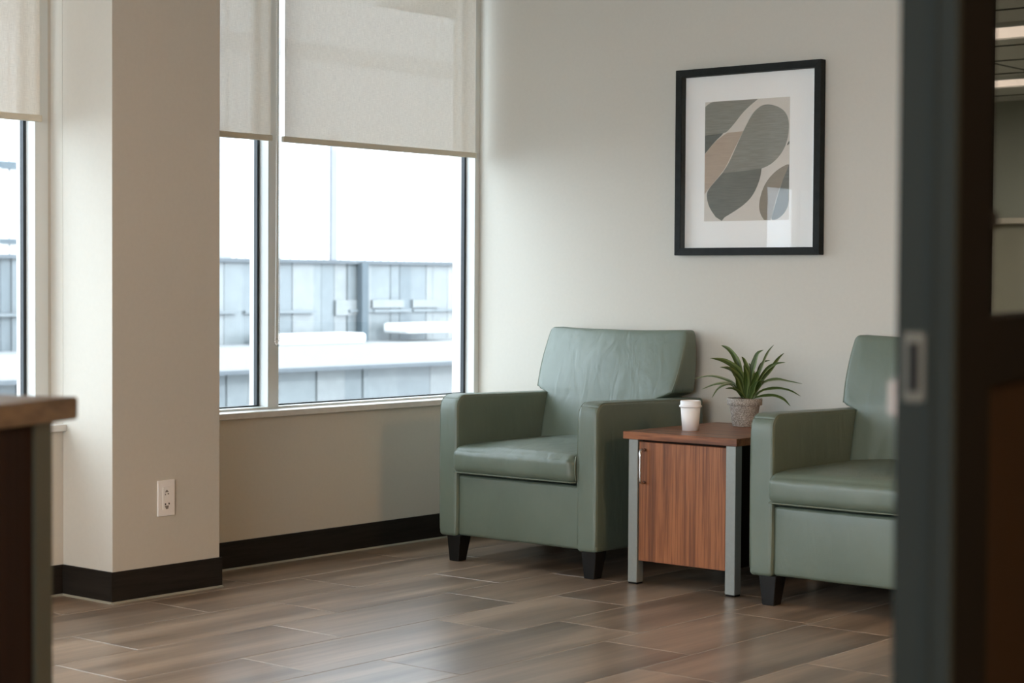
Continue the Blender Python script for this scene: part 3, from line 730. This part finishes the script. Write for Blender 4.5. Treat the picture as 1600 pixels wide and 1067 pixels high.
leaves = [([(-0.0013, 0.002), (-0.0113, 0.0824), (-0.0315, 0.1428), (-0.0556, 0.179), (-0.0838, 0.1951)], .012, -.05, 0), ([(0.0027, 0.002), (-0.0053, 0.0623), (-0.0355, 0.1106), (-0.0798, 0.1388), (-0.1341, 0.15)], .014, .03, 0),
 ([(0.0007, 0.002), (-0.0154, 0.0623), (-0.0476, 0.0985), (-0.0717, 0.1126), (-0.1007, 0.1178)], .013, .07, 0), ([(-0.0053, 0.002), (-0.0355, 0.0462), (-0.0757, 0.0704), (-0.1321, 0.0824), (-0.1944, 0.0704)], .009, .01, 1),
 ([(-0.0033, -0.0001), (-0.0315, 0.0422), (-0.0677, 0.0563), (-0.116, 0.0523), (-0.1651, 0.0341)], .009, .05, 1), ([(-0.0053, -0.0013), (-0.0435, 0.0422), (-0.0757, 0.0523), (-0.1079, 0.0362), (-0.1321, 0.0052)], .006, .09, 1),
 ([(0.0108, 0.002), (0.0148, 0.0663), (0.0047, 0.1146), (-0.0053, 0.1408), (-0.0162, 0.1557)], .010, .03, 0), ([(0.0148, 0.002), (0.0208, 0.0824), (0.0329, 0.1347), (0.045, 0.1669), (0.0659, 0.181)], .012, .02, 0),
 ([(0.0249, 0.002), (0.049, 0.0744), (0.0691, 0.1307), (0.0892, 0.171), (0.1142, 0.1979)], .006, -.05, 1), ([(0.0289, 0.002), (0.0651, 0.0663), (0.0973, 0.1066), (0.1255, 0.1468), (0.1496, 0.1677)], .008, -.03, 0),
 ([(0.0249, -0.0001), (0.053, 0.0663), (0.0812, 0.1106), (0.1134, 0.1307), (0.1448, 0.1355)], .007, .04, 0), ([(0.0188, 0.002), (0.043, 0.0623), (0.0571, 0.1066), (0.0732, 0.1327), (0.1021, 0.1388)], .008, -.06, 0),
 ([(0.0289, -0.0001), (0.0651, 0.0543), (0.1174, 0.0704), (0.1657, 0.0631), (0.2172, 0.0535)], .0075, -.02, 1), ([(0.0309, -0.0001), (0.0611, 0.0281), (0.1174, 0.0382), (0.1657, 0.0301), (0.2047, 0.0092)], .0085, .03, 0),
 ([(0.0289, -0.0013), (0.049, 0.006), (0.1013, 0.012), (0.1375, -0.0001), (0.1617, -0.0254)], .0085, .06, 0), ([(0.0128, -0.0001), (0.0289, 0.0502), (0.041, 0.0905), (0.045, 0.1026)], .013, .06, 0),
 ([(0.0068, -0.0001), (-0.0113, 0.0422), (-0.0274, 0.0824), (-0.0435, 0.1227)], .014, -.03, 0), ([(0.0208, -0.0001), (0.041, 0.0341), (0.0571, 0.0623), (0.0611, 0.0704)], .012, .07, 0),
 ([(0.0047, -0.0001), (-0.0154, 0.0181), (-0.0516, 0.0382), (-0.0838, 0.0402)], .007, .10, 0), ([(0.0168, -0.0001), (0.0249, 0.0261), (0.0329, 0.0502), (0.043, 0.0663)], .014, .05, 0),
 ([(0.004, 0.0), (0.004, 0.05), (0.0, 0.09), (-0.012, 0.125)], .014, .045, 0), ([(0.012, 0.0), (0.025, 0.06), (0.03, 0.10), (0.02, 0.13)], .012, -.04, 0),
 ([(-0.005, 0.0), (-0.02, 0.03), (-0.035, 0.07), (-0.05, 0.09)], .013, .05, 0)]
def cr(p, tt):
    n = len(p) - 1; i = min(int(tt * n), n - 1); f = tt * n - i
    g = lambda k: p[max(0, min(n, k))]
    return 0.5 * (2 * g(i) + (g(i + 1) - g(i - 1)) * f + (2 * g(i - 1) - 5 * g(i) + 4 * g(i + 1) - g(i + 2)) * f * f + (-g(i - 1) + 3 * g(i) - 3 * g(i + 1) + g(i + 2)) * f ** 3)
for k, (pp, wd, dep, pale) in enumerate(leaves):
    n = len(pp) - 1
    P = [P0 + V((0, 0, h - 0.006 if i == 0 else h)) + A_ * a * 1.0 + B_ * (dep * (i / n) ** 1.3 + random.uniform(-.006, .006)) for i, (a, h) in enumerate(pp)]
    bm = bmesh.new(); uvl = bm.loops.layers.uv.new('UVMap'); ns = 14; rows = []
    for i in range(ns + 1):
        s = i / ns; c = cr(P, s); tg = (cr(P, min(1, s + .03)) - cr(P, max(0, s - .03))).normalized()
        nn = (B_ * 0.85 + V((0, 0, 0.5))).normalized()
        w = tg.cross(nn).normalized(); nn = w.cross(tg).normalized()
        wid = wd * (0.30 + 0.70 * min(1, s * 2.4)) * (1 - max(0, (s - .45) / .55) ** 1.7) * 1.0 + 0.0004
        wid *= 0.88 + 0.08 * math.sin(s * 17 + k)
        fold = 0.35 * wid
        tw = w * math.cos(0.4 * math.sin(k + s * 2)) + nn * math.sin(0.4 * math.sin(k + s * 2))
        rows.append([bm.verts.new(c - tw * wid + nn * fold), bm.verts.new(c - tw * wid * .5 + nn * fold * .35), bm.verts.new(c), bm.verts.new(c + tw * wid * .5 + nn * fold * .35), bm.verts.new(c + tw * wid + nn * fold)])
    for i in range(ns):
        for j in range(4):
            f = bm.faces.new((rows[i][j], rows[i][j + 1], rows[i + 1][j + 1], rows[i + 1][j]))
            for lp, (uu, vv) in zip(f.loops, ((j / 4, i / ns), ((j + 1) / 4, i / ns), ((j + 1) / 4, (i + 1) / ns), (j / 4, (i + 1) / ns))): lp[uvl].uv = (uu, vv)
    link('leaf', bm, M['leaf_pale'] if pale else M['leaf'], t, smooth=True)

# ------------------------------------------------------------------ foreground counter (left)
cc = V((3.290, -4.651, 0)); e = V((-0.372, 0.928, 0)).normalized(); nI = V((-0.928, -0.372, 0)).normalized()
def obox(a0, a1, b0, b1, z0, z1, bev=0.0):
    """oriented block: a back along the front from the far corner, b into the counter"""
    bm = bmesh.new()
    vs = [bm.verts.new(cc - e * a + nI * b_ + V((0, 0, z))) for a in (a0, a1) for b_ in (b0, b1) for z in (z0, z1)]
    for f in ((0, 1, 3, 2), (4, 6, 7, 5), (0, 4, 5, 1), (2, 3, 7, 6), (0, 2, 6, 4), (1, 5, 7, 3)): bm.faces.new([vs[i] for i in f])
    if bev:
        bmesh.ops.recalc_face_normals(bm, faces=bm.faces)
        bmesh.ops.bevel(bm, geom=list(bm.edges), offset=bev, segments=2, affect='EDGES')
    return bm
t = empty('counter', cc - e * 0.7 + nI * 0.35); tag(t, 'dark walnut counter with brown top, cut off at the left foreground', 'counter')
link('counter_top', obox(0, 1.6, 0, 0.65, 0.900, 0.929, 0.002), M['desktop'], t)
link('corner_post', obox(0.045, 0.085, 0.010, 0.050, 0.0, 0.900, 0.001), M['post'], t)
link('front_panel', obox(0.085, 1.56, 0.014, 0.034, 0.02, 0.900, 0.001), M['deskbody'], t)
link('corner_post', obox(0.045, 0.085, 0.600, 0.640, 0.0, 0.900, 0.001), M['post'], t)
link('end_panel', obox(0.050, 0.075, 0.052, 0.598, 0.02, 0.900, 0.001), M['deskbody'], t)

# ------------------------------------------------------------------ foreground glazed door (right), standing open
Fh = V((F_.x, F_.y, 0)).normalized(); Rh = V((R_.x, R_.y, 0)).normalized()
an = math.radians(25); org = V((CAM.x, CAM.y, 0)) + Fh * 1.45 + Rh * 0.2983
ld = Fh * math.cos(an) + Rh * math.sin(an); td = Rh * math.cos(an) - Fh * math.sin(an); TH = 0.045
def dbox(s0, s1, t0, t1, z0, z1, bev=0.0, seg=1):
    """leaf coordinates: s along the leaf from its latch edge, t through its thickness"""
    bm = bmesh.new()
    vs = [bm.verts.new(org + ld * s + td * q + V((0, 0, z))) for s in (s0, s1) for q in (t0, t1) for z in (z0, z1)]
    for f in ((0, 1, 3, 2), (4, 6, 7, 5), (0, 4, 5, 1), (2, 3, 7, 6), (0, 2, 6, 4), (1, 5, 7, 3)): bm.faces.new([vs[i] for i in f])
    if bev:
        bmesh.ops.recalc_face_normals(bm, faces=bm.faces)
        bmesh.ops.bevel(bm, geom=list(bm.edges), offset=bev, segments=seg, affect='EDGES')
    return bm
dr = struct('door_1', dbox(0.0, 0.012, 0, TH, 0.008, 2.12, 0.0012), M['door'], loc=org)
link('stile', dbox(0.012, 0.150, 0.0005, TH - 0.0005, 0.008, 2.12), M['doorface_shaded'], dr)
link('stile', dbox(0.760, 0.900, 0.0005, TH - 0.0005, 0.008, 2.12), M['doorface_shaded'], dr)
link('rail', dbox(0.150, 0.760, 0.0005, TH - 0.0005, 0.995, 1.052), M['doorface_shaded'], dr)
link('rail', dbox(0.150, 0.760, 0.0005, TH - 0.0005, 1.99, 2.12), M['doorface_shaded'], dr)
link('rail', dbox(0.150, 0.760, 0.0005, TH - 0.0005, 0.008, 0.22), M['doorface_shaded'], dr)
link('door_panel', dbox(0.150, 0.760, 0.016, TH - 0.012, 0.22, 0.995), M['brown'], dr)
link('door_glass', dbox(0.150, 0.760, 0.020, 0.026, 1.052, 1.99), M['dglass'], dr)
link('glazing_clip', dbox(0.146, 0.166, 0.026, TH + 0.002, 1.128, 1.142, 0.001), M['black'], dr)
link('edge_strip', dbox(-0.0022, 0.0, 0.0255, 0.0295, 0.01, 2.11, 0.0008), M['door'], dr)
zp = 1.016
lp = link('latch_plate', dbox(-0.0026, 0.0, 0.0060, 0.0235, zp - 0.027, zp + 0.027, 0.0012, 2), plain('latch_plate_metal', (0.045, 0.042, 0.028), 0.5, spec=0.3), dr)
lp['label'] = 'dull metal latch plate on the door edge'
link('latch_hole', dbox(-0.0045, -0.0024, 0.0105, 0.0185, zp - 0.019, zp + 0.019, 0.001), M['black'], lp)  # black block standing in for the dark latch hole
h = link('door_handle', dbox(0.030, 0.075, -0.0135, 0.001, 0.971, 1.008, 0.005, 3), plain('satin_nickel_pull', (0.30, 0.25, 0.22), 0.45, spec=0.3), dr)
h['label'] = 'short satin metal pull on the far face of the door'
# partition wall that the door hangs on, out to the right
hp = org + ld * 0.905
bm = bmesh.new()
dirx = V((0.78, 0.62, 0)).normalized(); nrm = V((-dirx.y, dirx.x, 0))
def pbox(bm, a0, a1, b0, b1, z0, z1):
    vs = [bm.verts.new(hp + dirx * a + nrm * b_ + V((0, 0, z))) for a in (a0, a1) for b_ in (b0, b1) for z in (z0, z1)]
    for f in ((0, 1, 3, 2), (4, 6, 7, 5), (0, 4, 5, 1), (2, 3, 7, 6), (0, 2, 6, 4), (1, 5, 7, 3)): bm.faces.new([vs[i] for i in f])
pbox(bm, 0.07, 2.6, -0.04, 0.10, 0, H); struct('wall_partition', bm, M['doorface_shaded'], loc=hp)
bm = bmesh.new(); pbox(bm, 0.004, 0.07, -0.05, 0.11, 0, 2.17); link('door_jamb', bm, M['doorface_shaded'], dr)

# ------------------------------------------------------------------ opposite building
BXF = -40.0
t = empty('opposite_building', (BXF, 35, -8)); tag(t, 'white ribbed office building across the way, seen through the windows', 'building')
link('building_core', box(BXF - 14, BXF - 0.3, -12, 82, -8, 48), M['ext_white'], t)
y = -12.0; k = 0
random.seed(3)
bmr = bmesh.new()
while y < 82:                                                   # white ribbed cladding above the glass band
    w = 2.35 if True else 0
    o = link('cladding_panel', box(BXF - 0.3, BXF - 0.04, y + 0.03, y + w - 0.03, 1.78, 48), M['ext_white'] if True else M['ext_white2'], t)
    for q in range(1, 6): add_box(bmr, BXF - 0.04, BXF + 0.05, y + q * w / 6 - 0.05, y + q * w / 6 + 0.05, 1.78, 48)
    y += w; k += 1
tag(link('cladding_ribs', bmr, M['ext_white'], t), kind='stuff')
link('cladding_seam', boxes([(BXF - 0.28, BXF + 0.06, 38.35, 38.62, 1.78, 6.0)]), M['ext_seam'], t)
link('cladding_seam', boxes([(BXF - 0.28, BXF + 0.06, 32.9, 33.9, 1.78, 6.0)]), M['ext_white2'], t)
link('cladding_seam', boxes([(BXF - 0.28, BXF + 0.07, 20, 26.6, 4.22, 4.42)]), M['ext_post'], t)
link('cladding_seam', boxes([(BXF - 0.28, BXF + 0.07, 20, 26.6, 2.08, 2.22)]), M['ext_post'], t)
link('cladding_band', box(BXF - 0.28, BXF + 0.06, -12, 82, 8.5, 9.0), plain('cladding_band_metal', (0.38, 0.38, 0.37), 0.6), t)
link('top_rail', box(BXF - 0.3, BXF + 0.12, -12, 82, 1.66, 1.78), M['ext_line'], t)
y = 16.0
while y < 60:                                                   # glass band
    w = random.choice((0.35, 0.45, 0.6, 0.8, 1.0))
    zb_ = -1.0
    p = EG[random.choice((0, 1, 2, 3, 4, 0, 1, 4))]
    link('window_glass', box(BXF - 0.3, BXF - 0.05 - random.random() * .06, y, y + w - 0.02, zb_, 1.66), p, t)
    if random.random() < 0.10: link('spandrel', box(BXF - 0.12, BXF + 0.02 - random.random() * 0.03, y, y + w + 0.6, random.choice((0.15, 0.35, -0.1)), random.choice((0.42, 0.5))), EG[1], t)
    if random.random() < 0.3: link('transom', box(BXF - 0.1, BXF + 0.04 + random.random() * 0.08, y, y + w + 0.9, 0.0, 0.09), EG[0], t)
    y += w
for yy in (17, 22, 27.5, 31.0, 39.8, 48.2, 56): link('facade_post', box(BXF, BXF + 0.25, yy - 0.16, yy + 0.16, -8, 1.70), M['ext_post'], t)
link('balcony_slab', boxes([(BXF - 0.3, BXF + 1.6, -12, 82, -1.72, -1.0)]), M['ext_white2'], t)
link('slab_dark_rail', box(BXF - 0.2, BXF + 1.62, -12, 82, -1.85, -1.72), M['ext_line'], t)  # dark rail along the underside of the slab
y = 16.0
while y < 60:
    w = random.choice((0.9, 1.3, 1.7))
    link('window_glass', box(BXF - 0.3, BXF + 0.9 - random.random() * .1, y, y + w - 0.03, -7.9, -1.85), EG[random.choice((0, 1, 1, 4, 2))], t)
    y += w
# snow-white canopies in front of the glass band
for (ya, yb, za) in ((34.5, 38.6, -1.0), (40.6, 43.2, -0.72), (28, 31, -0.9)):
    link('roof_canopy', box(BXF + 0.3, BXF + 1.5, ya, yb, za, za + 0.35, 0.1, 2), M['ext_white'], t)
link('brick_strip', boxes([(BXF + 0.9, BXF + 1.0, 26.3, 26.7, -4 + i * 0.3, -3.8 + i * 0.3) for i in range(18)]), M['ext_stone'], t)
struct('wall_sunblock', boxes([(-0.22, XR + 0.12, YB - 0.12, 6.1, -8, -0.12), (-0.22, XR + 0.12, YB - 0.12, 6.1, H + 0.15, 6.0)]), M['ext_white2'])  # unseen building mass, added to keep the sun off the ground outside
struct('ground', box(-90, -0.5, -60, 120, -8.3, -8.0), M['ground'])
